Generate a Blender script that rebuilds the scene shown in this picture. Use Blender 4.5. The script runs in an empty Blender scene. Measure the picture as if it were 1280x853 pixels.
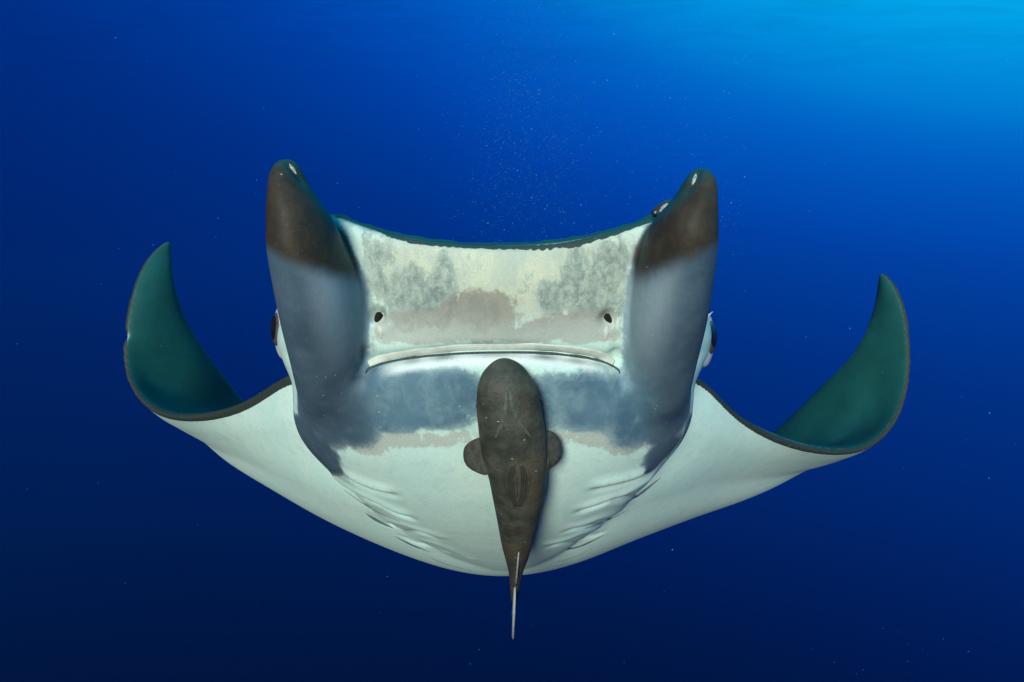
import bpy, bmesh, math, random
import numpy as np
from mathutils import Vector, Matrix, kdtree
from mathutils.bvhtree import BVHTree

random.seed(7); rng = np.random.default_rng(7)
S = bpy.context.scene
COL = S.collection
R = math.radians

# ------------------------------------------------------------------ camera
cam_d = bpy.data.cameras.new('camera')
cam = bpy.data.objects.new('camera', cam_d); COL.objects.link(cam)
cam.location = (0, 0, 0); cam.rotation_euler = (R(90), 0, 0)
FPX = 834.0                                   # focal length in photograph pixels (1280 wide)
cam_d.sensor_width = 36.0; cam_d.lens = 36.0 * FPX / 1280.0
cam_d.clip_start = 0.02; cam_d.clip_end = 400
S.camera = cam

# ------------------------------------------------------------------ world: light of the open water, daylight sky above it
SUN_ELEV, SUN_AZ = 10.0, -11.0                # degrees; azimuth to the right of straight behind the camera
w = bpy.data.worlds.new('World'); S.world = w; w.use_nodes = True
nt = w.node_tree; nt.nodes.clear()
def wn(t, **k):
    n = nt.nodes.new(t)
    for a, b in k.items(): setattr(n, a, b)
    return n
tc = wn('ShaderNodeTexCoord')
sx = wn('ShaderNodeSeparateXYZ'); nt.links.new(tc.outputs['Generated'], sx.inputs[0])
def wm(op, a, b):
    n = wn('ShaderNodeMath', operation=op)
    for q, x in enumerate((a, b)):
        if isinstance(x, float): n.inputs[q].default_value = x
        else: nt.links.new(x, n.inputs[q])
    return n.outputs[0]
# brighter upwards and towards the sunny side, which shows most near the surface
tval = wm('ADD', wm('ADD', wm('MULTIPLY', sx.outputs['Z'], .954), wm('MULTIPLY', sx.outputs['X'], .30)),
          wm('MULTIPLY', wm('MULTIPLY', sx.outputs['X'], sx.outputs['Z']), .35))
mr = wn('ShaderNodeMapRange'); mr.inputs['From Min'].default_value = -1; mr.inputs['From Max'].default_value = 1
nt.links.new(tval, mr.inputs['Value'])
ramp = wn('ShaderNodeValToRGB'); ramp.color_ramp.interpolation = 'B_SPLINE'
def lin(c): return tuple((v/255/12.92 if v/255 <= .04045 else ((v/255+.055)/1.055)**2.4) for v in c)
WATER = [(-1.0, (0, 6, 26)), (-.55, (0, 9, 38)), (-.45, (0, 11, 49)), (-.35, (0, 14, 63)), (-.26, (0, 18, 77)), (-.15, (0, 26, 95)), (-.02, (0, 36, 117)), (.10, (0, 45, 132)),
         (.18, (0, 54, 149)), (.25, (0, 62, 163)), (.31, (0, 71, 177)), (.40, (0, 90, 196)), (.48, (0, 116, 211)), (.62, (0, 180, 246)), (.78, (24, 198, 250)), (1.0, (40, 206, 252))]
els = ramp.color_ramp.elements
while len(els) < len(WATER): els.new(.5)
for e, (t, c) in zip(els, WATER):
    e.position = (t + 1) / 2; e.color = (*lin(c), 1)
nt.links.new(mr.outputs['Result'], ramp.inputs['Fac'])
sky = wn('ShaderNodeTexSky', sky_type='NISHITA'); sky.sun_disc = False
sky.sun_elevation = R(SUN_ELEV); sky.sun_rotation = R(180 - SUN_AZ)
tint = wn('ShaderNodeMix', data_type='RGBA', blend_type='MULTIPLY'); tint.inputs[0].default_value = 1
tint.inputs[7].default_value = (0.01, 0.20, 0.55, 1)           # what the water lets through
nt.links.new(sky.outputs[0], tint.inputs[6])
bg1 = wn('ShaderNodeBackground'); bg1.inputs[1].default_value = 1.0
bg2 = wn('ShaderNodeBackground'); bg2.inputs[1].default_value = 0.05
# daylight only arrives from high overhead (the window of the surface)
sep = wn('ShaderNodeSeparateXYZ'); nt.links.new(tc.outputs['Generated'], sep.inputs[0])
win = wn('ShaderNodeMapRange', interpolation_type='SMOOTHSTEP'); win.inputs['From Min'].default_value = .45; win.inputs['From Max'].default_value = .95
nt.links.new(sep.outputs['Z'], win.inputs['Value'])
blk = wn('ShaderNodeMix', data_type='RGBA'); blk.inputs[6].default_value = (0, 0, 0, 1)
nt.links.new(win.outputs['Result'], blk.inputs[0]); nt.links.new(tint.outputs[2], blk.inputs[7])
nt.links.new(ramp.outputs[0], bg1.inputs[0]); nt.links.new(blk.outputs[2], bg2.inputs[0])
add = wn('ShaderNodeAddShader'); nt.links.new(bg1.outputs[0], add.inputs[0]); nt.links.new(bg2.outputs[0], add.inputs[1])
out = wn('ShaderNodeOutputWorld'); nt.links.new(add.outputs[0], out.inputs['Surface'])

# ------------------------------------------------------------------ one distant lamp standing in for the two camera flashes, behind the photographer
sd = bpy.data.lights.new('flash_sun', 'SUN'); sd.energy = 5.0; sd.angle = R(15); sd.color = (1.0, 1.0, .93)
flash_sun = bpy.data.objects.new('flash_sun', sd); COL.objects.link(flash_sun)
sdir = Vector((math.sin(R(SUN_AZ))*math.cos(R(SUN_ELEV)), -math.cos(R(SUN_AZ))*math.cos(R(SUN_ELEV)), math.sin(R(SUN_ELEV))))
flash_sun.rotation_euler = sdir.to_track_quat('Z', 'Y').to_euler()
flash_sun.location = sdir * 3

S.view_settings.view_transform = 'Standard'; S.view_settings.look = 'None'
S.view_settings.exposure = 0; S.view_settings.gamma = 1
S.render.engine = 'CYCLES'
cy = S.cycles
cy.max_bounces = 6; cy.diffuse_bounces = 3; cy.glossy_bounces = 2; cy.volume_bounces = 0
cy.transparent_max_bounces = 8; cy.use_denoising = True

# ------------------------------------------------------------------ helpers
def P(px, py, d):
    """photo pixel + distance along the view axis -> point in the place"""
    return np.array(((px - 640.0)/FPX*d, d, (426.5 - py)/FPX*d))
def cr(pts, n, closed=False):
    """Catmull-Rom resampling of an (k, m) array to n points"""
    pts = np.asarray(pts, float); k = len(pts)
    t = np.linspace(0, k if closed else k-1, n, endpoint=not closed)
    i = np.floor(t).astype(int)
    if not closed: i = np.clip(i, 0, k-2)
    f = (t - i)[:, None] if pts.ndim == 2 else (t - i)[:, None, None]
    g = (lambda j: pts[j % k]) if closed else (lambda j: pts[np.clip(j, 0, k-1)])
    p0, p1, p2, p3 = g(i-1), g(i), g(i+1), g(i+2)
    if not closed:
        m0 = (i == 0); p0 = p0.copy(); p0[m0] = 2*p1[m0]-p2[m0]
        m1 = (i == k-2); p3 = p3.copy(); p3[m1] = 2*p2[m1]-p1[m1]
    return .5*((2*p1)+(-p0+p2)*f+(2*p0-5*p1+4*p2-p3)*f**2+(-p0+3*p1-3*p2+p3)*f**3)
def ss(x, a, b):
    t = np.clip((x-a)/(b-a), 0, 1); return t*t*(3-2*t)
def loft(rings):
    """closed tube from rings (nr, m, 3): verts, faces with end caps"""
    nr, m = rings.shape[:2]
    v = rings.reshape(-1, 3); f = []
    for r in range(nr-1):
        for j in range(m):
            a, b = r*m+j, r*m+(j+1) % m
            f.append((a, b, b+m, a+m))
    c0, c1 = len(v), len(v)+1
    v = np.vstack([v, rings[0].mean(0), rings[-1].mean(0)])
    for j in range(m):
        f.append((c0, (j+1) % m, j)); f.append((c1, (nr-1)*m+j, (nr-1)*m+(j+1) % m))
    return v, f
def raw_mesh(name, v, f, smooth=True):
    me = bpy.data.meshes.new(name)
    me.from_pydata([tuple(p) for p in v], [], [tuple(q) for q in f]); me.update()
    bm = bmesh.new(); bm.from_mesh(me); bmesh.ops.recalc_face_normals(bm, faces=bm.faces); bm.to_mesh(me); bm.free()
    if smooth: me.polygons.foreach_set('use_smooth', [True]*len(me.polygons))
    me.update()
    return me
def part(name, v, f, mat, parent=None, smooth=True, subsurf=0, inv=None):
    v = np.asarray(v, float)
    if inv is not None: v = v @ np.array(inv.to_3x3()).T + np.array(inv.translation)
    me = raw_mesh(name, v, f, smooth)
    o = bpy.data.objects.new(name, me); COL.objects.link(o)
    if parent is not None: o.parent = parent
    if mat: me.materials.append(mat)
    if subsurf:
        md = o.modifiers.new('sub', 'SUBSURF'); md.levels = md.render_levels = subsurf
    return o
def tag(o, label, cat, group=None):
    o['label'] = label; o['category'] = cat
    if group: o['group'] = group
def frame_empty(name, loc, x, y, z):
    o = bpy.data.objects.new(name, None); COL.objects.link(o)
    M = Matrix((( *x, 0), (*y, 0), (*z, 0), (0, 0, 0, 1))).transposed(); M.translation = Vector(loc)
    o.matrix_world = M; o.empty_display_size = .1
    return o, M.inverted()

class NT:
    """tiny node helper"""
    def __init__(s, name, rough=.5, spec=.2):
        s.m = bpy.data.materials.new(name); s.m.use_nodes = True
        s.t = s.m.node_tree; s.b = s.t.nodes['Principled BSDF']
        s.b.inputs['Roughness'].default_value = rough; s.b.inputs['Specular IOR Level'].default_value = spec
    def n(s, ty, **k):
        n = s.t.nodes.new(ty)
        for a, b in k.items(): setattr(n, a, b)
        return n
    def l(s, a, b): s.t.links.new(a, b)
    def obj(s): return s.n('ShaderNodeTexCoord').outputs['Object']
    def noise(s, scale, detail=4, rough=.55, vec=None, stretch=None, dist=0):
        n = s.n('ShaderNodeTexNoise'); n.inputs['Scale'].default_value = scale
        n.inputs['Detail'].default_value = detail; n.inputs['Roughness'].default_value = rough; n.inputs['Distortion'].default_value = dist
        v = vec or s.obj()
        if stretch:
            mp = s.n('ShaderNodeMapping'); mp.inputs['Scale'].default_value = stretch; s.l(v, mp.inputs[0]); v = mp.outputs[0]
        s.l(v, n.inputs['Vector']); return n.outputs['Fac']
    def math(s, op, a, b=None, clamp=False):
        n = s.n('ShaderNodeMath', operation=op, use_clamp=clamp)
        for i, x in enumerate((a, b)):
            if x is None: continue
            if isinstance(x, (int, float)): n.inputs[i].default_value = x
            else: s.l(x, n.inputs[i])
        return n.outputs[0]
    def rng(s, x, a, b, lo=0., hi=1.):
        n = s.n('ShaderNodeMapRange', interpolation_type='SMOOTHSTEP')
        for k, q in (('From Min', a), ('From Max', b), ('To Min', lo), ('To Max', hi)): n.inputs[k].default_value = q
        s.l(x, n.inputs['Value']); return n.outputs['Result']
    def mix(s, f, a, b, mode='MIX'):
        n = s.n('ShaderNodeMix', data_type='RGBA', blend_type=mode)
        for i, x in ((0, f), (6, a), (7, b)):
            if isinstance(x, (int, float)): n.inputs[i].default_value = x
            elif isinstance(x, tuple): n.inputs[i].default_value = (*x, 1) if len(x) == 3 else x
            else: s.l(x, n.inputs[i])
        return n.outputs[2]
    def attr(s, name):
        n = s.n('ShaderNodeAttribute', attribute_name=name); return n
    def bump(s, h, strength=.2, dist=.002):
        n = s.n('ShaderNodeBump'); n.inputs['Strength'].default_value = strength; n.inputs['Distance'].default_value = dist
        s.l(h, n.inputs['Height']); s.l(n.outputs[0], s.b.inputs['Normal'])
    def col(s, c):
        if isinstance(c, tuple): s.b.inputs['Base Color'].default_value = (*c, 1)
        else: s.l(c, s.b.inputs['Base Color'])

# ------------------------------------------------------------------ devil ray: body frame (nose up towards the camera)
PITCH = R(38)
FW = Vector((0, -math.cos(PITCH), math.sin(PITCH)))      # forward
DO = Vector((0, math.sin(PITCH), math.cos(PITCH)))       # dorsal
ray, RAY_INV = frame_empty('devil_ray', P(636, 540, .9), FW.cross(DO), FW, DO)
tag(ray, 'large devil ray swimming nose up, pale belly and two upright rolled head fins', 'ray')
DOn = np.array(DO)

# torso and head: rings of (y, sag, left x, right x, centre depth, side depth, thickness)
TORSO = [
 (307, -40, 412, 830, .690, .735, .010, .5),
 (310, -40, 405, 836, .686, .745, .030, .5),
 (322, -36, 400, 840, .685, .755, .055, .5),
 (350, -20, 390, 850, .687, .78, .08, .55),
 (378, -10, 366, 872, .694, .82, .11, .6),
 (402, 0, 350, 887, .702, .85, .14, .6),
 (421, 0, 346, 890, .708, .86, .15, .6),
 (428, 0, 346, 889, .712, .86, .16, .6),
 (433, 0, 347, 888, .724, .86, .16, .6),
 (440, 0, 349, 887, .727, .865, .17, .6),
 (444, 0, 351, 885, .716, .865, .18, .58),
 (450, 0, 353, 882, .711, .865, .18, .55),
 (462, 0, 358, 877, .711, .865, .20, .5),
 (480, 0, 365, 869, .718, .86, .21, .44),
 (500, 2, 366, 867, .726, .865, .23, .40),
 (520, 2, 367, 865, .735, .88, .24, .40),
 (540, 2, 373, 858, .747, .90, .25, .40),
 (560, 0, 384, 847, .758, .92, .255, .42),
 (580, -2, 400, 832, .771, .94, .26, .42),
 (605, -3, 425, 812, .793, .97, .26, .45),
 (635, -3, 459, 782, .829, 1.01, .255, .5),
 (665, -3, 500, 745, .888, 1.06, .24, .55),
 (692, -3, 550, 706, .985, 1.12, .21, .6),
 (711, -6, 590, 676, 1.13, 1.22, .17, .6),
 (716, -6, 605, 665, 1.36, 1.40, .11, .6),
 (700, -8, 612, 658, 1.65, 1.66, .06, .6),
 (690, 0, 624, 648, 1.95, 1.95, .03, .6)]
TORSO = cr(TORSO, 105)
M = 72
BACK = np.array((0, .99, .12))
rings = []
for (y, sag, xl, xr, dc, ds, t, pe) in TORSO:
    th = np.arange(M)/M*2*math.pi
    s = -np.cos(th); sn = np.sin(th)
    px = (xl+xr)/2 + (xr-xl)/2*s
    py = y + sag*np.abs(s)**2.3 + np.interp(y, [390, 402, 421, 428, 440, 450, 462, 480, 510], [0, 5, 13, 16, 17, 16, 13, 7, 0])*4*s*s*(1-s*s)
    ring = []
    for i in range(M):
        if sn[i] >= -1e-9:
            d = ds-(ds-dc)*max(sn[i], 0)**pe
            ring.append(P(px[i], py[i], d))
        else:
            ring.append(P(px[i], py[i], ds) + BACK*max(t, .004)*(-sn[i])**.7)
    rings.append(ring)
rings = np.array(rings)
ridge = (rings[0]+rings[0][(-np.arange(M)) % M])/2
ridge[:, 2] += .0015
T_V, T_F = loft(np.concatenate([ridge[None], rings]))
T_F = [q for q in T_F if len(set(q)) > 2]

# rolled head fins: rings of (x, y, half width px, depth, dorsoventral semi-axis m)
HORN_L = [(428, 540, 36, .93, .04), (425, 522, 40, .86, .05), (422, 505, 42, .808, .06), (415, 455, 45, .757, .066), (406, 400, 48, .716, .072),
          (397, 350, 49, .688, .07), (385, 312, 43.5, .668, .064), (377, 278, 38, .655, .054), (367, 247, 28, .645, .042),
          (360.5, 224, 20.5, .642, .032), (359, 206, 14, .645, .02), (359.5, 199, 6, .648, .010)]
HORN_R = [(808, 540, 36, .93, .04), (811, 522, 40, .86, .05), (814, 505, 42, .81, .06), (822, 455, 44, .76, .066), (832, 400, 46, .72, .072),
          (840, 350, 46, .692, .07), (849, 305, 43, .668, .064), (856, 275, 37, .655, .054), (867, 250, 26, .646, .042),
          (873.5, 230, 19.5, .643, .032), (875.5, 216, 13, .645, .02), (875.5, 210, 5.5, .648, .010)]
def horn(H, side):
    H = cr(H, 180); rg = []
    m = 40
    for k, (x, y, hw, d, b) in enumerate(H):
        c = P(x, y, d); w_ = hw/FPX*d
        th = np.arange(m)/m*2*math.pi
        ring = []
        for a in th:
            cx, sx = math.cos(a), math.sin(a)
            # flatter on the inner side, fuller outside
            ring.append(c + np.array((1, 0, 0))*w_*cx + np.array((0, -.99, -.13))*b*sx)
        rg.append(ring)
    return loft(np.array(rg))
HL_V, HL_F = horn(HORN_L, -1)
HR_V, HR_F = horn(HORN_R, 1)

# disc: one sheet from wing tip to wing tip; five points along each chord from leading to trailing edge
DISC = [
 [(205, 303, 1.47), (207, 302.5, 1.475), (209, 302.5, 1.48), (211, 303, 1.485), (213, 304, 1.49)],
 [(185, 319, 1.44), (193, 321, 1.455), (200, 323, 1.47), (208, 325, 1.485), (214, 327, 1.50)],
 [(168, 350, 1.40), (181, 355, 1.425), (194, 358, 1.45), (206, 358, 1.48), (217, 356, 1.51)],
 [(157, 393, 1.36), (176, 400, 1.40), (194, 402, 1.45), (213, 400, 1.51), (229, 396, 1.57)],
 [(152, 436, 1.33), (173, 448, 1.40), (197, 452, 1.47), (226, 443, 1.55), (250, 431, 1.63)],
 [(158, 478, 1.31), (183, 495, 1.40), (213, 498, 1.49), (249, 483, 1.60), (276, 466, 1.70)],
 [(187, 515, 1.28), (206, 527, 1.37), (228, 530, 1.48), (262, 520, 1.62), (302, 500, 1.76)],
 [(233, 524, 1.22), (245, 542, 1.29), (258, 556, 1.40), (276, 566, 1.54), (335, 540, 1.82)],
 [(290, 512, 1.13), (299, 545, 1.18), (311, 575, 1.28), (329, 602, 1.45), (372, 578, 1.85)],
 [(335, 484, 1.05), (343, 540, 1.09), (356, 596, 1.19), (376, 631, 1.40), (412, 612, 1.88)],
 [(372, 462, .99), (382, 545, 1.03), (398, 620, 1.13), (420, 655, 1.36), (452, 636, 1.9)],
 [(450, 480, .96), (455, 560, 1.0), (464, 640, 1.08), (476, 681, 1.33), (500, 660, 1.9)],
 [(540, 520, .98), (545, 590, 1.0), (550, 665, 1.08), (556, 711, 1.31), (570, 680, 1.9)],
 [(636, 540, 1.0), (636, 610, 1.01), (636, 680, 1.09), (636, 722, 1.30), (636, 695, 1.9)],
 [(720, 520, .98), (722, 590, 1.0), (720, 660, 1.08), (716, 706, 1.31), (705, 680, 1.9)],
 [(795, 480, .96), (790, 560, 1.0), (785, 632, 1.08), (778, 680, 1.33), (765, 660, 1.9)],
 [(868, 462, .99), (860, 545, 1.03), (850, 612, 1.13), (836, 658, 1.36), (812, 640, 1.9)],
 [(905, 503, 1.05), (899, 555, 1.09), (889, 600, 1.19), (876, 643, 1.40), (852, 622, 1.86)],
 [(940, 532, 1.12), (934, 565, 1.17), (924, 598, 1.27), (912, 631, 1.45), (884, 605, 1.82)],
 [(985, 556, 1.19), (979, 576, 1.26), (971, 594, 1.36), (962, 610, 1.50), (925, 578, 1.78)],
 [(1035, 567, 1.24), (1027, 578, 1.32), (1016, 586, 1.42), (1003, 580, 1.54), (970, 540, 1.72)],
 [(1083, 564, 1.28), (1066, 571, 1.36), (1048, 570, 1.46), (1028, 545, 1.57), (1007, 504, 1.67)],
 [(1119, 534, 1.30), (1099, 545, 1.38), (1080, 540, 1.46), (1058, 512, 1.55), (1038, 472, 1.63)],
 [(1136, 490, 1.32), (1118, 501, 1.39), (1100, 497, 1.46), (1082, 475, 1.52), (1062, 449, 1.59)],
 [(1140, 440, 1.35), (1126, 448, 1.40), (1112, 446, 1.45), (1098, 434, 1.50), (1081, 419, 1.55)],
 [(1134, 385, 1.39), (1125, 390, 1.42), (1115, 391, 1.455), (1105, 389, 1.49), (1093, 385, 1.53)],
 [(1119, 352, 1.43), (1114, 354, 1.445), (1109, 355, 1.46), (1104, 356, 1.48), (1099, 356, 1.50)],
 [(1106, 341, 1.46), (1105, 341, 1.465), (1104, 341, 1.47), (1103, 341.5, 1.475), (1101, 342, 1.48)]]
DISC = np.array(DISC, float)                             # the raised tips face forward: little depth along their chord
for q_, fl in ((0, .5), (1, .5), (2, .5), (3, .48), (4, .5), (5, .6), (6, .85), (-8, .92), (-7, .75), (-6, .6), (-5, .5), (-4, .5), (-3, .5), (-2, .5), (-1, .5)):
    dm = DISC[q_, :, 2].mean()*.7+DISC[q_, 0, 2]*.3; DISC[q_, :, 2] = dm+(DISC[q_, :, 2]-dm)*fl
D = np.array([[P(*q) for q in st] for st in DISC])       # (nst, 5, 3)
NU, NV = 300, 90
tv = (1-np.cos(np.linspace(0, math.pi, NV)))/2            # denser at the edges
Dv = cr(D.transpose(1, 0, 2), 400).transpose(1, 0, 2)      # resample chord
Dv = Dv[:, np.clip((tv*399).round().astype(int), 0, 399)]
G = cr(Dv, NU)                                            # (NU, NV, 3) ventral sheet
for _ in range(50):
    G[1:-1] = G[1:-1]*.5+(G[:-2]+G[2:])*.25
du = np.gradient(G, axis=0); dv = np.gradient(G, axis=1)
nrm = np.cross(du, dv); nrm /= np.linalg.norm(nrm, axis=2, keepdims=True)+1e-9
mid = nrm[NU//2, NV//3]
if mid @ DOn > 0: nrm = -nrm                              # ventral normal
arc = np.linspace(0, 1, NU)
half = np.abs(arc-.5)*2
Tmax = np.interp(half, [0, .25, .5, .7, .9, 1], [.10, .07, .032, .02, .013, .009])
prof = np.maximum(1-(2*tv-1)**2, 0)**.55
GD = G - nrm*(Tmax[:, None]*prof[None, :]+.002)[..., None]
GV = G + nrm*.002
# closed shell
V = np.vstack([GV.reshape(-1, 3), GD.reshape(-1, 3)]); Fc = []
o2 = NU*NV
for i in range(NU-1):
    for j in range(NV-1):
        a = i*NV+j
        Fc.append((a, a+1, a+NV+1, a+NV)); Fc.append((o2+a, o2+a+NV, o2+a+NV+1, o2+a+1))
for i in range(NU-1):
    for j in (0, NV-1):
        a = i*NV+j; Fc.append((a, a+NV, o2+a+NV, o2+a))
for j in range(NV-1):
    for i in (0, NU-1):
        a = i*NV+j; Fc.append((a, a+1, o2+a+1, o2+a))
D_V, D_F = V, Fc

# ---- union of the shells into one continuous skin
allv, allf, off = [], [], 0
for v, f in ((T_V, T_F), (HL_V, HL_F), (HR_V, HR_F), (D_V, D_F)):
    me = raw_mesh('tmp', v, f)                             # recalculated normals per shell
    allv.append(v); allf += [tuple(i+off for i in p.vertices) for p in me.polygons]; off += len(v)
    bpy.data.meshes.remove(me)
me = bpy.data.meshes.new('tmp'); me.from_pydata([tuple(p) for p in np.vstack(allv)], [], allf); me.update()
tmp = bpy.data.objects.new('tmp', me); COL.objects.link(tmp)
md = tmp.modifiers.new('r', 'REMESH'); md.mode = 'VOXEL'; md.voxel_size = .0042; md.adaptivity = 0
dg = bpy.context.evaluated_depsgraph_get()
me2 = bpy.data.meshes.new_from_object(tmp.evaluated_get(dg))
bpy.data.objects.remove(tmp); bpy.data.meshes.remove(me)
# keep only the outer skin
bm = bmesh.new(); bm.from_mesh(me2)
bm.verts.ensure_lookup_table()
seen = np.zeros(len(bm.verts), bool); best = []
for v0 in bm.verts:
    if seen[v0.index]: continue
    st = [v0]; seen[v0.index] = True; comp = []
    while st:
        q = st.pop(); comp.append(q)
        for e in q.link_edges:
            o_ = e.other_vert(q)
            if not seen[o_.index]: seen[o_.index] = True; st.append(o_)
    if len(comp) > len(best): best = comp
keep = set(v.index for v in best)
print('skin verts', len(keep), 'of', len(bm.verts))
bmesh.ops.delete(bm, geom=[v for v in bm.verts if v.index not in keep], context='VERTS')
bm.to_mesh(me2); bm.free()
nv = len(me2.vertices)
co = np.empty(nv*3); me2.vertices.foreach_get('co', co); co = co.reshape(-1, 3)
ed = np.empty(len(me2.edges)*2, int); me2.edges.foreach_get('vertices', ed); ed = ed.reshape(-1, 2)
deg = np.bincount(ed.ravel(), minlength=nv)[:, None]
def lap(a):
    s = np.empty_like(a)
    for k in range(a.shape[1]):
        s[:, k] = np.bincount(ed[:, 0], a[ed[:, 1], k], nv)+np.bincount(ed[:, 1], a[ed[:, 0], k], nv)
    return s/deg
def smooth(co, n, wgt=1.0):
    for _ in range(n):
        co = co + (lap(co)-co)*.5*wgt
        co = co - (lap(co)-co)*.25*wgt if False else co
    return co
def nearline(pts3, n=60):
    """distance from every vertex to a 3-D polyline, and position along it"""
    L = cr(np.asarray(pts3), n)
    kd = kdtree.KDTree(len(L))
    for i, p in enumerate(L): kd.insert(p, i)
    kd.balance()
    d = np.full(nv, 9.); t = np.zeros(nv); bb0 = L.min(0)-.12; bb1 = L.max(0)+.12
    idx = np.where(((co > bb0) & (co < bb1)).all(1))[0]
    for i in idx:
        _, k, dd = kd.find(co[i]); d[i] = dd; t[i] = k/(n-1)
    return d, t
# which horn ring / disc parameter each skin vertex came from
def src_kd(V_):
    kd = kdtree.KDTree(len(V_))
    for i, p in enumerate(V_): kd.insert(p, i)
    kd.balance(); return kd
co = smooth(co, 4)
hornpar = np.zeros(nv); hornin = np.zeros(nv); horndist = np.full(nv, 9.)
for (HV, sgn, xr0, xr1) in ((HL_V, 1, -9, -.05), (HR_V, -1, .05, 9)):
    kd = src_kd(HV[:180*40]); idx = np.where((co[:, 1] < .95) & (co[:, 0] > xr0) & (co[:, 0] < xr1) & (co[:, 2] > -.22))[0]
    for i in idx:
        _, k, dd = kd.find(co[i])
        if dd < .03:
            r_, j = divmod(k, 40)
            hornpar[i] = r_/179; hornin[i] = math.cos(j/40*2*math.pi)*sgn; horndist[i] = dd
for _ in range(22):
    hornpar = lap(hornpar[:, None])[:, 0]; hornin = lap(hornin[:, None])[:, 0]
# blend the fins softly into cheeks and throat
kh = []
for pts in ([(455, 500, .74), (430, 520, .75), (400, 530, .79)], [(790, 500, .74), (812, 520, .75), (838, 530, .79)]):
    dd, _ = nearline([P(*q) for q in pts]); kh.append(dd)
wsm = 1-ss(np.minimum(*kh), .02, .06)
co = smooth(co, 45, wsm[:, None])

def bvh_of(co):
    pol = [tuple(p.vertices) for p in me2.polygons]
    return BVHTree.FromPolygons([tuple(p) for p in co], pol)
for pts in ([(378, 548), (402, 580), (440, 616), (485, 652), (540, 686), (600, 710)], [(857, 548), (832, 580), (796, 616), (760, 650), (712, 686), (665, 710)]):
    pts = cr(np.array(pts, float), 30); kdS = src_kd(np.array([P(x, y, np.interp(y, [540, 580, 616, 652, 690, 715], [.93, .97, 1.0, 1.05, 1.13, 1.25])) for x, y in pts]))
    ws = np.zeros(nv); idx = np.where((co[:, 1] < 1.35) & (co[:, 2] < -.1))[0]
    for i_ in idx: ws[i_] = kdS.find(co[i_])[2]
    ws = np.where(ws > 0, 1-ss(ws, .03, .09), 0)*ss(co[:, 2], -.14, -.24)*1.0
    co = smooth(co, 30, ws[:, None])
BV = bvh_of(co)
def hit(px, py, back=0.0):
    d = Vector(P(px, py, 1.0)).normalized()
    h, n, i, dist = BV.ray_cast(Vector((0, 0, 0)), d)
    if h is None:
        if back > 24: raise RuntimeError('no skin at %s,%s' % (px, py))
        return hit(px+(640-px)*.004, py+2 if py < 500 else py-2, back+2)
    return np.array(h), np.array(n)

nk = int(np.argmin(np.linalg.norm(G[:NU//3, 0]-P(156, 415, 1.36), axis=1)))       # old nick in one wing's edge
dd = np.linalg.norm(co-G[nk, 0], axis=1)
dirn = G[nk, 12]-G[nk, 0]; dirn /= np.linalg.norm(dirn)
co = co + dirn*(.009*np.exp(-(dd/.011)**2))[:, None]
# ---- gill slits: raised flaps with a groove behind each
GILLS = [[(427, 594), (455, 609), (480, 617), (505, 620)], [(422, 604), (460, 626), (495, 643), (526, 652)],
         [(455, 638), (490, 657), (520, 666), (552, 677)], [(492, 666), (530, 681), (560, 691), (588, 704)],
         [(808, 594), (785, 603), (760, 609), (728, 615)], [(810, 604), (775, 624), (750, 632), (712, 644)],
         [(790, 633), (760, 650), (730, 660), (697, 667)], [(760, 663), (735, 670), (707, 680), (675, 687)]]
disp = np.zeros(nv)
for k, g in enumerate(GILLS):
    L3 = [hit(*q)[0] for q in g]
    dd, tt = nearline(L3)
    up = [hit(q[0], q[1]-6)[0] for q in g]
    du_, _ = nearline(up)
    env = ss(tt, 0, .18)*(1-ss(tt, .75, 1))
    disp += env*(1, .9, .6, .5)[k % 4]*(.0045*np.exp(-(du_/.010)**2) - .0080*np.exp(-(dd/.006)**2)*(1 if k % 4 else .5) )
nrmv = np.empty(nv*3); 
def normals(co):
    me2.vertices.foreach_set('co', co.ravel()); me2.update()
    n = np.empty(nv*3); me2.vertices.foreach_get('normal', n); return n.reshape(-1, 3)
N0 = normals(co)
co = smooth(co + N0*disp[:, None], 3, np.clip(np.abs(disp)*2500, 0, 1)[:, None])

# ---- corner of the mouth: pinch under each fin; nostril pits
for pts, amp, wd in (([(459, 440), (458, 458), (452, 478)], -.007, .008), ([(771, 442), (773, 458), (780, 476)], -.007, .008)):
    dd, tt = nearline([hit(*q)[0] for q in pts]); co = co + N0*(amp*np.exp(-(dd/wd)**2))[:, None]
for q in ((473.5, 396), (759.5, 398)):
    h, n = hit(*q); dd = np.linalg.norm(co-h, axis=1)
    co = co + N0*(-.010*np.exp(-(dd/.0075)**2) + .002*np.exp(-((dd-.014)/.006)**2))[:, None]
for pts in ([(362, 203), (368, 212), (376, 224), (386, 236)], [(871, 214), (868, 224), (861, 236), (853, 246)]):
    dd, tt = nearline([hit(*q)[0] for q in pts]); co = co + N0*(-.0045*np.exp(-(dd/.005)**2)*(1-ss(tt, .6, 1)))[:, None]
co = smooth(co, 1)
N0 = normals(co)
BV = bvh_of(co)

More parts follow.
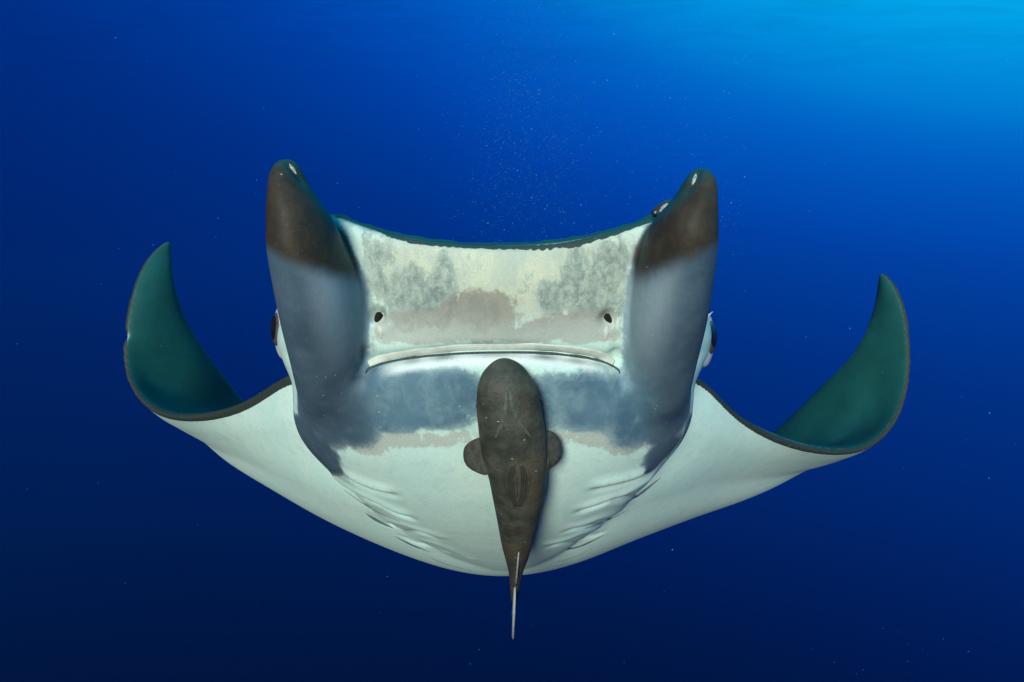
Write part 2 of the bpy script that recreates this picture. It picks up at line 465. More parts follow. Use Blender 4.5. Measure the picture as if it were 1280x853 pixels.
# ---- colour masks on the skin, all measured on the animal itself
LE3 = G[:, 0]
onhorn = 1-ss(horndist, .003, .010)
for _ in range(3): onhorn = lap(onhorn[:, None])[:, 0]
kdG = kdtree.KDTree(NU*NV)
for i, p in enumerate(G.reshape(-1, 3)): kdG.insert(p, i)
kdG.balance()
dors = np.zeros(nv)
nf = nrm.reshape(-1, 3)
for i in range(nv):
    _, k, dd = kdG.find(co[i]); dors[i] = nf[k] @ N0[i]
inner = np.abs(co[:, 0]) < .33
dors = np.where((co[:, 1] < 1.0) & inner, -(N0 @ DOn)*1.0+.25, dors)
dors = 1-ss(dors, -.15, .15)
for _ in range(2): dors = lap(dors[:, None])[:, 0]
kdL = src_kd(cr(LE3, 4000))
led = np.array([kdL.find(p)[2] for p in co])
lei = np.array([kdL.find(p)[1] for p in co])/4000
bw = np.interp(lei, [.0, .16, .24, .32, .5, .6, .70, .78, .86, 1], [.006, .006, .008, .012, .012, .007, .006, .006, .006, .006])
le_l = 1-ss(led, bw, bw+.005); le_r = le_l
out_ = (co[:, 1] > .98)
rim = np.where(co[:, 0] < 0, le_l, le_r)*out_
def blobs(lst):
    """soft patches at spots on the skin: (px, py, radius m across, radius m along, weight)"""
    m = np.zeros(nv)
    for (x, y, ra, rb, wt) in lst:
        h, n = hit(x, y)
        X = np.array((1., 0, 0)); Y = np.cross(n, X); Y /= np.linalg.norm(Y)
        q = co-h
        r = np.sqrt((q@X/ra)**2+(q@Y/rb)**2+(q@n/.05)**2)
        m = np.maximum(m, wt*(1-ss(r, .35, 1.35)))
    return m
PXM = 1/FPX*.72
def B(x, y, rx, ry, w=1): return (x, y, rx*PXM*1.25, ry*PXM*1.25, w)
throat = blobs([B(470, 492, 60, 42), B(520, 492, 55, 34), B(565, 490, 45, 34, .9), B(600, 500, 40, 34, .75), B(640, 505, 50, 30, .7),
                B(690, 498, 45, 36, .8), B(735, 500, 50, 40, .9), B(775, 508, 45, 42), B(435, 525, 40, 50), B(800, 525, 40, 50), B(480, 522, 60, 24), B(545, 522, 50, 22, .8),
                B(745, 520, 55, 24, .95), B(690, 525, 40, 18, .62), B(402, 530, 34, 52), B(838, 530, 34, 52), B(404, 565, 26, 40), B(828, 565, 28, 40), B(416, 582, 15, 26), B(818, 580, 15, 26)])
throat = np.maximum(throat, ss(hornpar, .02, .10)*onhorn)
ax_ = np.abs(co[:, 0])
throat = np.maximum(throat, ss(ax_, .20, .225)*ss(-co[:, 2], .075, .10)*(1-ss(-co[:, 2]-(ax_-.2)*.3, .155, .18))*(1-ss(co[:, 1], .93, .955)))
stain = blobs([B(452, 552, 34, 22), B(485, 545, 36, 18, .95), B(530, 550, 45, 14, .7), B(580, 548, 40, 12, .6), B(785, 552, 30, 24), B(750, 545, 34, 18, .9), B(705, 548, 34, 14, .6),
               B(545, 408, 60, 22, .9), B(600, 396, 45, 32, .95), B(520, 412, 44, 18, .85), B(700, 412, 50, 18, .9), B(740, 408, 34, 22, .8), B(640, 419, 90, 12, .85), B(530, 421, 60, 10, .85), B(730, 421, 50, 10, .85), B(490, 415, 30, 16, .7)])
mott_shade = blobs([B(510, 372, 34, 48, .8), B(545, 378, 34, 36, .8), B(556, 345, 18, 34, .7), B(480, 335, 34, 40, .55), B(600, 395, 36, 26, .6),
              B(690, 372, 24, 24, .75), B(722, 355, 26, 48, .75), B(758, 335, 26, 36, .75), B(752, 378, 32, 32, .7), B(470, 372, 26, 50, .5),
              B(778, 350, 24, 80, .62), B(458, 350, 20, 80, .6), B(640, 350, 30, 30, .35), B(580, 330, 50, 24, .35), B(680, 330, 50, 24, .3)])  # tall patches at both sides paint the panel's shading beside the fins
hb = hornpar + .055*hornin
brown = ss(hb, .46, .57)*onhorn
pale_lit_in = ss(hornin, 0, .75)*(1-brown)*ss(hornpar, .2, .4)*onhorn  # pale inner side of the head fins, with its cyan light put into the colour
rimtop = np.zeros(nv)
dd, tt = nearline([hit(x, y)[0] for x, y in ((425, 271), (460, 284), (500, 297), (540, 304), (600, 308), (640, 309), (700, 307), (750, 296), (790, 283), (812, 276))])
rimtop = 1-ss(dd, .002, .008)
lip = np.zeros(nv)
dd, tt = nearline([hit(x, y)[0] for x, y in ((466, 468), (490, 460), (530, 453), (580, 448.5), (640, 447), (700, 449.5), (740, 456), (768, 467))])
lip = (1-ss(dd, .004, .011))*ss(tt, .03, .2)*(1-ss(tt, .8, .97))

# into the animal's own frame
A3 = np.array(RAY_INV.to_3x3()); A0 = np.array(RAY_INV.translation)
loc = co @ A3.T + A0
me2.vertices.foreach_set('co', loc.ravel()); me2.update()
def put(name, a, b, c):
    at = me2.color_attributes.new(name, 'FLOAT_COLOR', 'POINT')
    at.data.foreach_set('color', np.stack([a, b, c, np.ones(nv)], 1).astype(np.float32).ravel())
put('mask_a', throat, stain, mott_shade)
put('mask_b', brown, dors, rim)
latx = np.abs(co[:, 0]-.0)
dark = np.maximum(onhorn*ss(hornpar, .12, .40), ss(latx, .13, .175)*.9)
for _ in range(40): dark = lap(dark[:, None])[:, 0]
panel = blobs([B(640, 345, 150, 60), B(540, 340, 90, 50), B(720, 340, 90, 50)])
put('mask_c', pale_lit_in, rimtop, lip)
put('mask_d', dark, panel, onhorn)
me2.polygons.foreach_set('use_smooth', [True]*len(me2.polygons))

# ---- skin material
k = NT('ray_skin', .42, .22)
oc = k.obj()
sa = k.n('ShaderNodeSeparateColor'); k.l(k.attr('mask_a').outputs['Color'], sa.inputs[0])
sb = k.n('ShaderNodeSeparateColor'); k.l(k.attr('mask_b').outputs['Color'], sb.inputs[0])
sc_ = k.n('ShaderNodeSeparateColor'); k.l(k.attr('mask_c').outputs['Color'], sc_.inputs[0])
n_big = k.noise(14, 5, .6, oc); n_mid = k.noise(55, 6, .65, oc, dist=.4); n_fine = k.noise(420, 3, .6, oc)
n_str = k.noise(40, 8, .66, oc, (1.0, .62, .62), .25); n_grain = k.noise(900, 2, .5, oc); n_ver = k.noise(120, 4, .6, oc, (1, .12, .12))
n_mot = k.noise(130, 8, .7, oc, (1, .7, .7), .3)
sd_ = k.n('ShaderNodeSeparateColor'); k.l(k.attr('mask_d').outputs['Color'], sd_.inputs[0])
def thr(mask, noise, amt, lo, hi):
    return k.rng(k.math('ADD', mask, k.math('MULTIPLY', k.math('SUBTRACT', noise, .5), amt)), lo, hi)
base = k.mix(k.rng(n_big, .35, .7), (.46, .67, .58), (.52, .70, .59))
base = k.mix(k.rng(n_mid, .45, .8), base, (.40, .59, .53))
base = k.mix(k.math('MULTIPLY', sd_.outputs[1], .92), base, k.mix(k.rng(n_str, .35, .65), (.37, .43, .34), (.50, .54, .37)))
stc = k.mix(sd_.outputs[1], k.mix(n_str, (.28, .295, .24), (.42, .45, .37)), k.mix(n_str, (.11, .092, .078), (.27, .25, .20)))
mcol = k.mix(k.rng(n_mot, .3, .7), (.09, .15, .145), (.37, .45, .36))
c1 = k.mix(k.math('MULTIPLY', thr(sa.outputs[2], k.mix(.5, n_str, k.mix(.3, n_mot, n_ver)), 2.9, .44, .66), .85), base, mcol)
c1 = k.mix(k.math('MULTIPLY', thr(sa.outputs[1], k.mix(.5, n_mot, n_str), 2.5, .34, .62), .72), c1, stc)
tcol = k.mix(k.rng(n_big, .3, .7), (.055, .125, .175), (.105, .20, .245))
tcol = k.mix(k.rng(n_str, .42, .72, 0, .6), tcol, (.20, .32, .34))
hcol = k.mix(k.rng(n_big, .3, .7), (.042, .078, .108), (.066, .112, .145))
hcol = k.mix(k.rng(n_mid, .45, .75, 0, .5), hcol, (.09, .145, .17))
tcol = k.mix(k.rng(k.math('ADD', sd_.outputs[0], k.math('MULTIPLY', k.math('SUBTRACT', n_mid, .5), .3)), .2, .9), tcol, hcol)
c1 = k.mix(k.math('ADD', k.math('MULTIPLY', thr(sa.outputs[0], k.mix(.5, n_mot, n_str), 1.5, .34, .60), .55), k.math('MULTIPLY', thr(sa.outputs[0], n_mid, .8, .2, .9), .45)), c1, tcol)
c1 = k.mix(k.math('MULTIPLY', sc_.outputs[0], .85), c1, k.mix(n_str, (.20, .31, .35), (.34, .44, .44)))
c1 = k.mix(k.math('MULTIPLY', sc_.outputs[2], .9), c1, (.66, .72, .66))
c1 = k.mix(thr(sb.outputs[0], n_mid, .5, .15, .9), c1, k.mix(k.rng(n_mid, .35, .7), (.026, .022, .014), (.044, .035, .022)))
dcol = k.mix(k.rng(n_big, .3, .7), (.004, .056, .048), (.006, .074, .064))
c1 = k.mix(thr(sc_.outputs[1], n_str, 1.3, .5, .62), c1, (.035, .05, .045))
c1 = k.mix(sb.outputs[1], c1, dcol)
c1 = k.mix(thr(sb.outputs[2], n_mid, .25, .4, .6), c1, (.026, .036, .028))
# grain, dark freckles and pale flecks
c1 = k.mix(k.rng(n_fine, .60, .74, 0, .32), c1, (.10, .12, .12))
c1 = k.mix(k.rng(n_grain, .35, .65, 0, .22), c1, k.mix(.6, c1, (.03, .05, .05)))
vor = k.n('ShaderNodeTexVoronoi'); vor.inputs['Scale'].default_value = 110; k.l(oc, vor.inputs['Vector'])
vs = k.n('ShaderNodeSeparateColor'); k.l(vor.outputs['Color'], vs.inputs[0])
fleck = k.math('MULTIPLY', k.rng(vor.outputs['Distance'], .06, .12, 1, 0), k.rng(vs.outputs[0], .80, .82))
c1 = k.mix(k.math('MULTIPLY', fleck, k.math('SUBTRACT', .5, k.math('MULTIPLY', sb.outputs[1], .42))), c1, (.55, .62, .58))
k.col(c1)
k.bump(k.math('ADD', k.math('MULTIPLY', n_fine, .35), k.math('ADD', n_mid, n_str)), .25, .0012)
k.b.inputs['Roughness'].default_value = .55; k.b.inputs['Specular IOR Level'].default_value = .12
SKIN = k.m
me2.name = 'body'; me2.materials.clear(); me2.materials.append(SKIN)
body = bpy.data.objects.new('body', me2); COL.objects.link(body); body.parent = ray

# ---- simple materials
def plain(name, c0, c1_, scale=60, rough=.45, spec=.25, bump=.1):
    k = NT(name, rough, spec); n = k.noise(scale, 5)
    k.col(k.mix(k.rng(n, .3, .7), c0, c1_)); 
    if bump: k.bump(n, bump, .001)
    return k.m
M_DARK = plain('dark_recess', (.006, .005, .006), (.02, .012, .012), 200, .7, .1)
M_GAP = plain('mouth_shade', (.03, .045, .045), (.06, .08, .075), 200, .7, .1)
M_FLAP = plain('nasal_skin', (.42, .46, .40), (.50, .51, .45), 200, .5, .2, .3)
M_SLIT = plain('gill_shade', (.07, .11, .12), (.12, .17, .18), 120, .7, .1)
M_BAND = plain('tooth_band_skin', (.42, .50, .42), (.54, .60, .50), 90, .5, .2, .3)
M_EYE = plain('eye_dark', (.004, .005, .008), (.010, .010, .012), 60, .12, .5, 0)
M_LID = plain('eye_lid_skin', (.34, .41, .40), (.48, .51, .47), 90, .4, .25)
M_IRIS = plain('iris', (.04, .034, .03), (.08, .062, .05), 120, .3, .3)
M_ROLL = plain('roll_lining', (.20, .20, .16), (.48, .48, .40), 260, .5, .2)
M_PALE = plain('pale_tissue', (.62, .64, .56), (.75, .74, .66), 200, .45, .25)

def ribbon(px_pts, halfw, lift, bulge, n=60, m=9):
    """strip that follows the skin along pixel points; half width in m tapering at the ends"""
    c = cr(np.array(px_pts, float), n); pts = []; nn = []
    for x, y in c:
        h, q = hit(x, y); pts.append(h); nn.append(q)
    pts = np.array(pts); nn = np.array(nn)
    for _ in range(5):
        nn[1:-1] = (nn[:-2]+nn[1:-1]*2+nn[2:])/4; pts[1:-1] = (pts[:-2]+2*pts[1:-1]+pts[2:])/4
    nn /= np.linalg.norm(nn, axis=1, keepdims=True)
    tg = np.gradient(pts, axis=0); tg /= np.linalg.norm(tg, axis=1, keepdims=True)
    bi = np.cross(nn, tg)
    rg = []
    for i in range(n):
        hw = halfw(i/(n-1))
        rg.append([pts[i]+nn[i]*(lift+bulge*math.sin(a))+bi[i]*hw*math.cos(a) for a in np.arange(m*2)/(m*2)*2*math.pi])
    return loft(np.array(rg))
def taper(w, p=.6): return lambda t: w*max(.03, (4*t*(1-t)))**p

# pale tooth band between the jaws
v, f = ribbon([(461, 455), (480, 447), (505, 442.5), (540, 438), (585, 434.5), (636, 433), (685, 434.5), (725, 438.5), (750, 444), (767, 454)], taper(.0070, .16), .0001, .0020, 90)
part('tooth_band', v, f, M_BAND, ray, inv=RAY_INV)
v, f = ribbon([(457, 467), (461, 461), (478, 455), (503, 449.5), (540, 445), (585, 442), (636, 441), (685, 442), (725, 446), (752, 452), (771, 461), (775, 467)], taper(.0018, .3), .0004, .0008, 90, 6)  # dark ribbon on the skin, painting the shade between the lips
part('mouth_gap_shade', v, f, M_GAP, ray, inv=RAY_INV)
# nostrils
for x, y, tilt in ((473.5, 396, .5), (759.5, 398, -.5)):
    h, n = hit(x, y)
    e1 = np.array((math.cos(1.57-tilt), 0, math.sin(1.57-tilt))); e1 -= n*(e1@n); e1 /= np.linalg.norm(e1); e2 = np.cross(n, e1)
    rg = []
    for a in np.linspace(-1.4, 1.4, 9):
        rg.append([h+n*(.001+.0012*math.sin(a))+e1*.0075*math.cos(a)*math.cos(b)+e2*.0048*math.cos(a)*math.sin(b) for b in np.arange(20)/20*2*math.pi])
    v, f = loft(np.array(rg)); part('nostril', v, f, M_DARK, ray, inv=RAY_INV)
    sg = 1 if x < 600 else -1
    v, f = ribbon([(x+sg*.5, y+9), (x+sg*1.5, y+17), (x+sg*3, y+27)], taper(.0032, .7), -.0002, .0012, 24, 6); part('nasal_flap', v, f, M_FLAP, ray, inv=RAY_INV)
# gill openings: dark strips on the skin paint the shade inside
for g, hw in (([(430, 612), (456, 631), (478, 643), (500, 652)], .0016), ([(456, 641), (472, 651), (493, 661)], .0045), ([(493, 670), (514, 681), (537, 690)], .0045), ([(535, 696), (560, 706), (588, 713)], .0018),
              ([(776, 632), (798, 619), (826, 597)], .0045), ([(728, 662), (756, 652), (786, 637)], .0018), ([(704, 688), (728, 682), (756, 668)], .0045), ([(690, 704), (716, 697), (740, 686)], .0016)):
    v, f = ribbon(g, taper(hw, .9), -.0003, .0010, 30); part('gill_slit_shade', v, f, M_SLIT, ray, inv=RAY_INV)

# eyes on the sides of the head
def ellipsoid(c, ax, n=20, m=28):
    c = np.asarray(c); ax = np.asarray(ax); rg = []
    for a in np.linspace(-1.5, 1.5, n):
        rg.append([c+ax[2]*math.sin(a)+(ax[0]*math.cos(b)+ax[1]*math.sin(b))*math.cos(a) for b in np.arange(m)/m*2*math.pi])
    return loft(np.array(rg))
for sgn, x, y, d in ((-1, 353.5, 414, .862), (1, 881, 424, .862)):
    c = P(x, y, d)
    up = np.array((.10*sgn*-1, -.25, .96)); up /= np.linalg.norm(up)
    ou = np.array((sgn*.86, -.5, 0)); ou -= up*(ou@up); ou /= np.linalg.norm(ou)
    fr = np.cross(up, ou)
    v, f = ellipsoid(c, (up*.037, fr*.030, ou*.0100)); lid = part('eye', v, f, M_LID, ray, inv=RAY_INV)
    v, f = ellipsoid(c+ou*.0045+up*.002, (up*.0235, fr*.0195, ou*.0098)); ir = part('iris', v, f, M_IRIS, lid, inv=RAY_INV)
    v, f = ellipsoid(c+ou*.0058+up*.003, (up*.0205, fr*.0170, ou*.0096)); part('pupil', v, f, M_EYE, lid, inv=RAY_INV)

# pale opening of the roll at each head fin's tip
for pts in ([(361.5, 205), (366, 211), (370.5, 218)], [(870, 217), (868, 224), (865, 232)]):
    v, f = ribbon(pts, taper(.0022, .8), -.0004, .0008, 20, 6); o = part('fin_roll_opening', v, f, M_ROLL, ray, inv=RAY_INV)

# ------------------------------------------------------------------ remora clinging to the belly
k = NT('remora_skin', .5, .2); oc = k.obj()
a1 = k.noise(40, 6, .65, oc); a2 = k.noise(320, 4, .65, oc); a3 = k.noise(160, 4, .6, oc)
c = k.mix(k.rng(a1, .3, .7), (.024, .029, .021), (.068, .074, .052))
c = k.mix(k.rng(k.noise(18, 3, .5, oc), .5, .7, 0, .6), c, (.075, .052, .028))
c = k.mix(k.rng(a2, .5, .68, 0, .6), c, (.014, .017, .013))
c = k.mix(k.rng(a3, .68, .74, 0, .6), c, (.16, .17, .14))
vr = k.n('ShaderNodeTexVoronoi'); vr.inputs['Scale'].default_value = 170; mpv = k.n('ShaderNodeMapping'); mpv.inputs['Scale'].default_value = (.45, 1, 1); k.l(oc, mpv.inputs[0]); k.l(mpv.outputs[0], vr.inputs['Vector'])
vq = k.n('ShaderNodeSeparateColor'); k.l(vr.outputs['Color'], vq.inputs[0])
c = k.mix(k.math('MULTIPLY', k.rng(vr.outputs['Distance'], .08, .16, 1, 0), k.rng(vq.outputs[0], .86, .88)), c, (.26, .28, .23))
k.col(c); k.bump(k.math('ADD', a2, a3), .45, .001); M_REM = k.m
M_REMLINE = plain('remora_pale_line', (.045, .058, .044), (.082, .10, .076), 200, .5, .2)
M_FIN = plain('remora_fin', (.032, .036, .028), (.060, .062, .046), 120, .5, .2, .2)
M_FINL = plain('remora_fin_ray', (.024, .024, .018), (.038, .036, .027), 120, .5, .2, .2)
M_EDGE = plain('remora_keel', (.20, .22, .20), (.32, .34, .30), 160, .5, .2, .2)

RR = [(630, 452, 3, .684), (630, 455, 12, .682), (631, 462, 22, .680), (631.5, 474, 31, .679), (634, 490, 37.5, .682), (636, 510, 40.5, .688), (639, 535, 41.5, .698),
      (642, 560, 41.5, .712), (645, 580, 39.5, .720), (647.5, 600, 36.5, .732), (648.5, 620, 33.5, .747), (647.5, 650, 26.5, .774), (646.5, 680, 20, .806), (646, 700, 14.5, .832),
      (645, 716, 9.5, .856), (644, 735, 6.5, .895), (643, 752, 4, .92)]
RR = cr(RR, 70)
axis = P(643, 752, .92)-P(632, 470, .679); axis /= np.linalg.norm(axis)
ven = np.array((0, -1., 0)); ven -= axis*(ven@axis); ven /= np.linalg.norm(ven)
lat = np.cross(axis, ven); lat = lat if lat[0] > 0 else -lat
rem, REM_INV = frame_empty('remora', P(640, 540, .70), tuple(lat), tuple(-axis), tuple(np.cross(lat, -axis)))
tag(rem, 'mottled brown remora clinging belly out to the throat of the ray', 'fish')
rg = []; m = 36
for i, (x, y, hw, d) in enumerate(RR):
    t = i/69; c = P(x, y, d); wv = hw/FPX*d
    hgt = wv*np.interp(t, [0, .1, .3, .6, .85, 1], [.8, .62, .62, .75, 1.1, 2.2])
    # flatten the sucker side of the head
    rg.append([c+lat*wv*math.cos(a)+ven*hgt*math.sin(a)*(1 if math.sin(a) > 0 else .75)-ven*.004 for a in np.arange(m)/m*2*math.pi])
rb_v, rb_f = loft(np.array(rg))
part('body', rb_v, rb_f, M_REM, rem, inv=REM_INV)
RBV = BVHTree.FromPolygons([tuple(p) for p in rb_v], rb_f)
def rhit(px, py):
    h, n, i, d = RBV.ray_cast(Vector((0, 0, 0)), Vector(P(px, py, 1)).normalized())
    n = np.array(n); n = n if n[1] < 0 else -n
    return np.array(h), n
_old = hit
hit = rhit
# jaw and gill-cover line: two pale lines from the chin to the breast
for pts in ([(633, 487), (632, 510), (627, 530), (619, 548)], [(637, 487), (641, 510), (650, 530), (665, 548)]):
    v, f = ribbon(pts, taper(.0024, .5), -.0002, .0006, 40, 5); part('gill_cover_edge', v, f, M_REMLINE, rem, inv=REM_INV)
# folded pelvic fins with their rays
for sgn in (-1, 1):
    x0 = 647
    pts = [(x0+sgn*5, 580), (x0+sgn*8.5, 596), (x0+sgn*7.5, 614), (x0+sgn*2.5, 632)]
    v, f = ribbon(pts, taper(.0066, .6), -.0002, .0007, 40, 8); pf = part('pelvic_fin', v, f, M_REM, rem, inv=REM_INV)
    for q in (-.8, -.3, .2, .7):
        pr = [(x+q*sgn*5.2*(1-abs(i-1.5)/3.2), y+1) for i, (x, y) in enumerate(pts)]
        v, f = ribbon(pr, taper(.0007, .4), .0006, .0005, 24, 4); part('fin_ray', v, f, M_FINL, pf, inv=REM_INV)
hit = _old
# pectoral fins
def fan(outline, dep, th, name):
    """thin rounded fin from a pixel outline at a depth; rim thinner than the root"""
    o_ = cr(np.array(outline, float), 48, closed=True)
    c = o_.mean(0); v = []; f = []; n = len(o_); rgs = [1, .985, .7, .35]
    for side in (1, -1):
        for r_ in rgs:
            for (x, y) in o_:
                q = c+(np.array((x, y))-c)*r_
                rip = .0004*math.sin(math.atan2(y-c[1], x-c[0])*16)*(r_ > .3)
                v.append(P(q[0], q[1], dep(q))-np.array((0, side*(th*(0.1 if r_ == 1 else .6 if r_ > .9 else 1))+rip, 0)))
    K = len(rgs)*n
    for s_ in (0, 1):
        for r_ in range(len(rgs)-1):
            for j in range(n):
                a = s_*K+r_*n+j; b = s_*K+r_*n+(j+1) % n; f.append((a, b, b+n, a+n))
        f.append(tuple(s_*K+(len(rgs)-1)*n+j for j in range(n)))
    for j in range(n): f.append((j, (j+1) % n, K+(j+1) % n, K+j))
    return part(name, v, f, M_FIN, rem, inv=REM_INV)
fan([(612, 546), (596, 548), (582, 557), (579, 570), (583, 582), (594, 590), (608, 594), (618, 585), (618, 560)], lambda q: .722+.0006*(600-q[0]), .0022, 'pectoral_fin')
fan([(672, 540), (685, 538), (696, 544), (702, 557), (702, 570), (696, 580), (684, 587), (674, 580), (670, 558)], lambda q: .722+.0006*(q[0]-684), .0022, 'pectoral_fin')
# blade-like fins in the fish's upright plane: (axis position px y, ventral reach, dorsal reach)
def blade(name, pts, th, mat):
    """pts: (x, y, d) outline in the upright plane, extruded by th"""
    L = np.array([P(*q) for q in pts]); n = len(L)
    c = L.mean(0); v = [c+lat*th, *[c+(p-c)*.9+lat*th*.8 for p in L], *L, *[c+(p-c)*.9-lat*th*.8 for p in L], c-lat*th]
    f = []
    for j in range(n):
        j2 = (j+1) % n
        f += [(0, 1+j, 1+j2), (1+j, 1+n+j, 1+n+j2, 1+j2), (1+n+j, 1+2*n+j, 1+2*n+j2, 1+n+j2), (1+3*n, 1+2*n+j2, 1+2*n+j)]
    return part(name, v, f, mat, rem, inv=REM_INV)
blade('anal_fin', [(649, 672, .795), (648.5, 690, .790), (647, 710, .812), (645.5, 728, .845), (644.5, 735, .885), (646, 715, .86), (648, 690, .825)], .0013, M_EDGE)
blade('tail_fin', [(644, 725, .875), (643.5, 745, .865), (642.5, 770, .872), (641.3, 800, .885), (641.8, 775, .93), (641.8, 772, .98), (641, 768, 1.03), (643, 745, .96), (644, 730, .91)], .0022, M_EDGE)
blade('dorsal_fin', [(648, 655, .82), (647, 685, .87), (646, 710, .90), (645, 722, .90), (646, 700, .86)], .0016, M_FIN)
# sucking disc pressed against the ray
v, f = ellipsoid(P(634, 503, .709), (lat*.024, np.array(axis)*.05, ven*.010), 10, 28); part('sucking_disc', v, f, M_FIN, rem, inv=REM_INV)
for x, y, d in ((597.5, 508, .693), (674, 500, .69)):
    v, f = ellipsoid(P(x, y, d), (axis*.0032, ven*.0032, lat*.0022), 8, 14); part('eye', v, f, M_EYE, rem, inv=REM_INV)

# ------------------------------------------------------------------ small fish hiding behind the fin on the bright side
M_SF = plain('small_fish_skin', (.008, .014, .016), (.03, .035, .034), 180, .3, .4, .2)
M_SFP = plain('small_fish_flank', (.22, .24, .22), (.34, .35, .31), 160, .4, .3, .2)
c0 = P(819, 268, .70)
sf, SF_INV = frame_empty('small_fish', c0, (1, 0, 0), (0, 1, 0), (0, 0, 1))
tag(sf, 'small dark fish with pale flank peeking out from behind a head fin of the ray', 'fish')
rg = []
SFR = cr([(814.6, 268, 1.2, .700), (815.5, 267.6, 3.6, .700), (819, 266.5, 5.8, .700), (824, 263.2, 6.4, .701), (830, 259.4, 7.0, .702), (838, 256.6, 7.0, .704), (850, 258, 6.4, .706), (864, 263, 4.4, .71), (878, 270, 2.0, .715), (884, 273, .8, .718)], 40)
for i, (x, y, hw, d) in enumerate(SFR):
    c = P(x, y, d); wv = hw/FPX*d
    a0, b0 = SFR[max(i-1, 0)], SFR[min(i+1, 39)]
    tg = P(*b0[[0, 1, 3]])-P(*a0[[0, 1, 3]]); tg /= np.linalg.norm(tg); up = np.cross(tg, (0, 1., 0)); up /= np.linalg.norm(up); fr = np.cross(tg, up)
    rg.append([c+up*wv*math.cos(a)+fr*wv*.7*math.sin(a) for a in np.arange(20)/20*2*math.pi])
v, f = loft(np.array(rg)); part('body', v, f, M_SF, sf, inv=SF_INV)
v, f = ellipsoid(P(831.5, 259.0, .6985), (np.array((.0052, 0, .0028)), np.array((-.0014, 0, .0028)), np.array((0, -.0042, 0))), 8, 16); part('pale_flank', v, f, M_SFP, sf, inv=SF_INV)
v, f = ellipsoid(P(826, 264, .6965), (np.array((.0014, 0, .001)), np.array((-.001, 0, .0016)), np.array((0, -.0022, 0))), 8, 12); part('pale_spot', v, f, M_SFP, sf, inv=SF_INV)
v, f = ellipsoid(P(818.6, 268, .696), (np.array((.0018, 0, 0)), np.array((0, 0, .0018)), np.array((0, -.0016, 0))), 8, 14); ey = part('eye', v, f, M_EYE, sf, inv=SF_INV)

# ------------------------------------------------------------------ pale parasite above the ray's eye
M_PAR = plain('parasite_skin', (.50, .60, .58), (.66, .72, .68), 300, .4, .3, .3)
pa, PA_INV = frame_empty('skin_parasite', P(885, 398, .85), (1, 0, 0), (0, 1, 0), (0, 0, 1))
tag(pa, 'tiny pale forked parasite hanging on beside the eye of the ray', 'parasite')
def worm(name, pts):
    q = cr(np.array(pts, float), 18); rg = []
    for (x, y, hw, d) in q:
        c = P(x, y, d); wv = max(hw, .3)/FPX*d
        rg.append([c+np.array((math.cos(a), .8*math.sin(a), .3*math.cos(a)))*wv for a in np.arange(10)/10*2*math.pi])
    v, f = loft(np.array(rg)); part(name, v, f, M_PAR, pa, inv=PA_INV)
worm('body', [(882, 404, 1.2, .845), (883.5, 398, 2.6, .844), (885.5, 395, 2.3, .842), (888, 392.5, 1.6, .840), (890, 390.8, 1.3, .838), (890.8, 390, .5, .837)])
worm('tail_strand', [(884, 397, .8, .842), (883, 392, 1.0, .84), (881.2, 387, 1.1, .838), (880.4, 380, .7, .836), (880.2, 376, .3, .836)])

# ------------------------------------------------------------------ surface of the sea far above
NXS, NYS = 120, 160
xs = np.linspace(-33, 33, NXS); ys = -13 + 58*(np.linspace(0, 1, NYS)**1.2)
X, Y = np.meshgrid(xs, ys, indexing='ij')
ZS = 4.6
Z = ZS + .05*np.sin(X*.9+Y*.5)+.04*np.sin(X*.4-Y*1.1+2)+.03*np.sin(X*1.7+Y*.2+1)
v = np.stack([X, Y, Z], 2).reshape(-1, 3)
f = [(i*NYS+j, (i+1)*NYS+j, (i+1)*NYS+j+1, i*NYS+j+1) for i in range(NXS-1) for j in range(NYS-1)]
k = NT('sea_surface', .1, .5)
k.t.nodes.remove(k.b)
tr = k.n('ShaderNodeBsdfTransparent'); gl = k.n('ShaderNodeBsdfGlossy'); gl.inputs['Roughness'].default_value = .08; gl.inputs['Color'].default_value = (.9, .95, 1, 1)
bp = k.n('ShaderNodeBump'); bp.inputs['Strength'].default_value = .9; bp.inputs['Distance'].default_value = .35
k.l(k.noise(2.0, 5, .6, None, (.5, 1, 1), .6), bp.inputs['Height']); k.l(bp.outputs[0], gl.inputs['Normal'])
mx = k.n('ShaderNodeMixShader'); spy = k.n('ShaderNodeSeparateXYZ'); k.l(k.obj(), spy.inputs[0]); k.l(k.math('MULTIPLY', k.rng(spy.outputs['Y'], 8.5, 13, .11, 0), k.rng(k.noise(1.3, 4, .6, None, (.45, 1.6, 1), 1.2), .42, .66)), mx.inputs[0])
k.l(tr.outputs[0], mx.inputs[1]); k.l(gl.outputs[0], mx.inputs[2]); k.l(mx.outputs[0], k.t.nodes['Material Output'].inputs['Surface'])
sea = part('water_surface', v, f, k.m); sea['kind'] = 'structure'

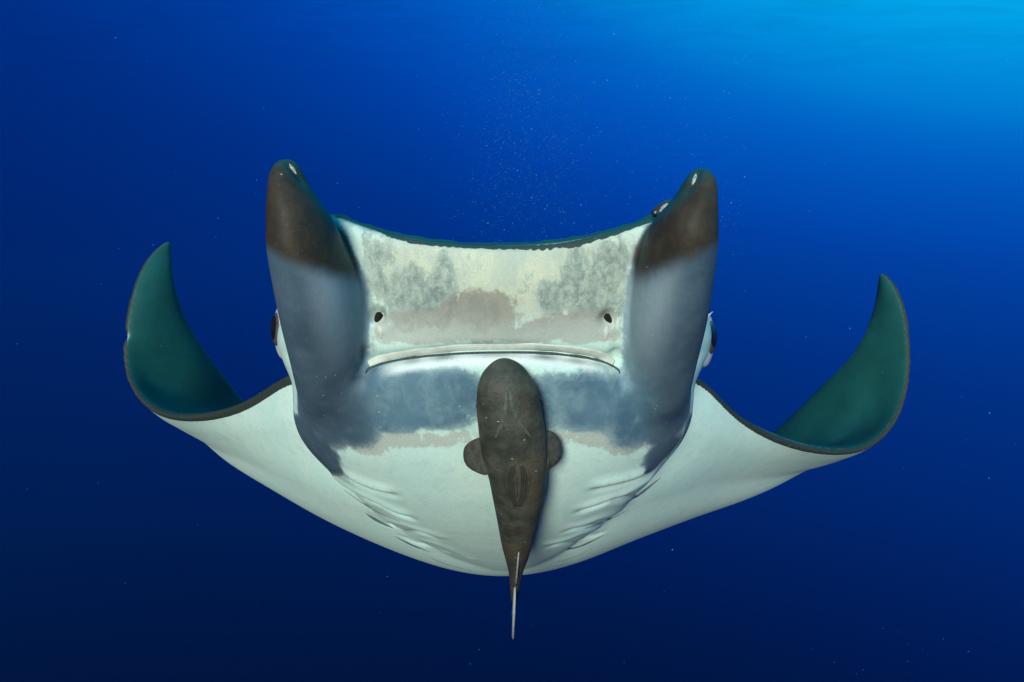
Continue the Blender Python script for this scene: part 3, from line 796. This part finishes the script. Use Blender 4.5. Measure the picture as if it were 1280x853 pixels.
# ------------------------------------------------------------------ drifting specks: a cloud of fine bubbles and scattered plankton
M_SPK = plain('speck', (.10, .34, .50), (.16, .42, .58), 50, .4, .3, 0)
OV = np.array([(1, 0, 0), (-1, 0, 0), (0, 1, 0), (0, -1, 0), (0, 0, 1), (0, 0, -1)], float)
OF = [(0, 2, 4), (2, 1, 4), (1, 3, 4), (3, 0, 4), (2, 0, 5), (1, 2, 5), (3, 1, 5), (0, 3, 5)]
def specks(name, centres, rad):
    n = len(centres)
    v = (centres[:, None, :]+OV[None]*rad[:, None, None]).reshape(-1, 3)
    f = (np.array(OF)[None]+(np.arange(n)*6)[:, None, None]).reshape(-1, 3)
    o = part(name, v, f.tolist(), M_SPK, smooth=False); o['kind'] = 'stuff'; return o
n = 7000
d = rng.uniform(2.2, 3.4, n)
c = np.stack([np.where(rng.random(n) < .6, rng.normal(.03, .17, n), rng.uniform(-.2, .95, n))*d/2.8+.03, d, .30*d+rng.normal(.02, .20, n)*d/1.2*.8], 1)
b = specks('bubble_cloud', c, rng.gamma(1.0, .00028, n)+.0004)
tag(b, 'hazy cloud of very fine bubbles rising above the ray', 'bubbles')
n = 240
d = rng.uniform(.9, 3.5, n)
c = np.stack([rng.uniform(-.75, .78, n)*d, d, rng.uniform(-.5, .52, n)*d], 1)
b = specks('plankton_specks', c, (rng.gamma(2.0, .00011, n)+.00012)*d)
tag(b, 'pale plankton specks drifting in the blue water', 'plankton')

# ------------------------------------------------------------------ the water itself: thin even scattering all round
hb_ = part('haze', [(x, y, z) for x in (-34, 34) for y in (-14, 46) for z in (-12, 5.2)],
           [(0, 1, 3, 2), (4, 6, 7, 5), (0, 4, 5, 1), (2, 3, 7, 6), (0, 2, 6, 4), (1, 5, 7, 3)], None, smooth=False)
hm = bpy.data.materials.new('water_haze'); hm.use_nodes = True; t = hm.node_tree
t.nodes.remove(t.nodes['Principled BSDF'])
pv = t.nodes.new('ShaderNodeVolumePrincipled'); pv.inputs['Color'].default_value = (.004, .09, .32, 1)
pv.inputs['Density'].default_value = .004; pv.inputs['Anisotropy'].default_value = 0
t.links.new(pv.outputs[0], t.nodes['Material Output'].inputs['Volume'])
hb_.data.materials.append(hm); hb_['kind'] = 'stuff'
tag(hb_, 'clear blue sea water fading everything that lies far off', 'water')
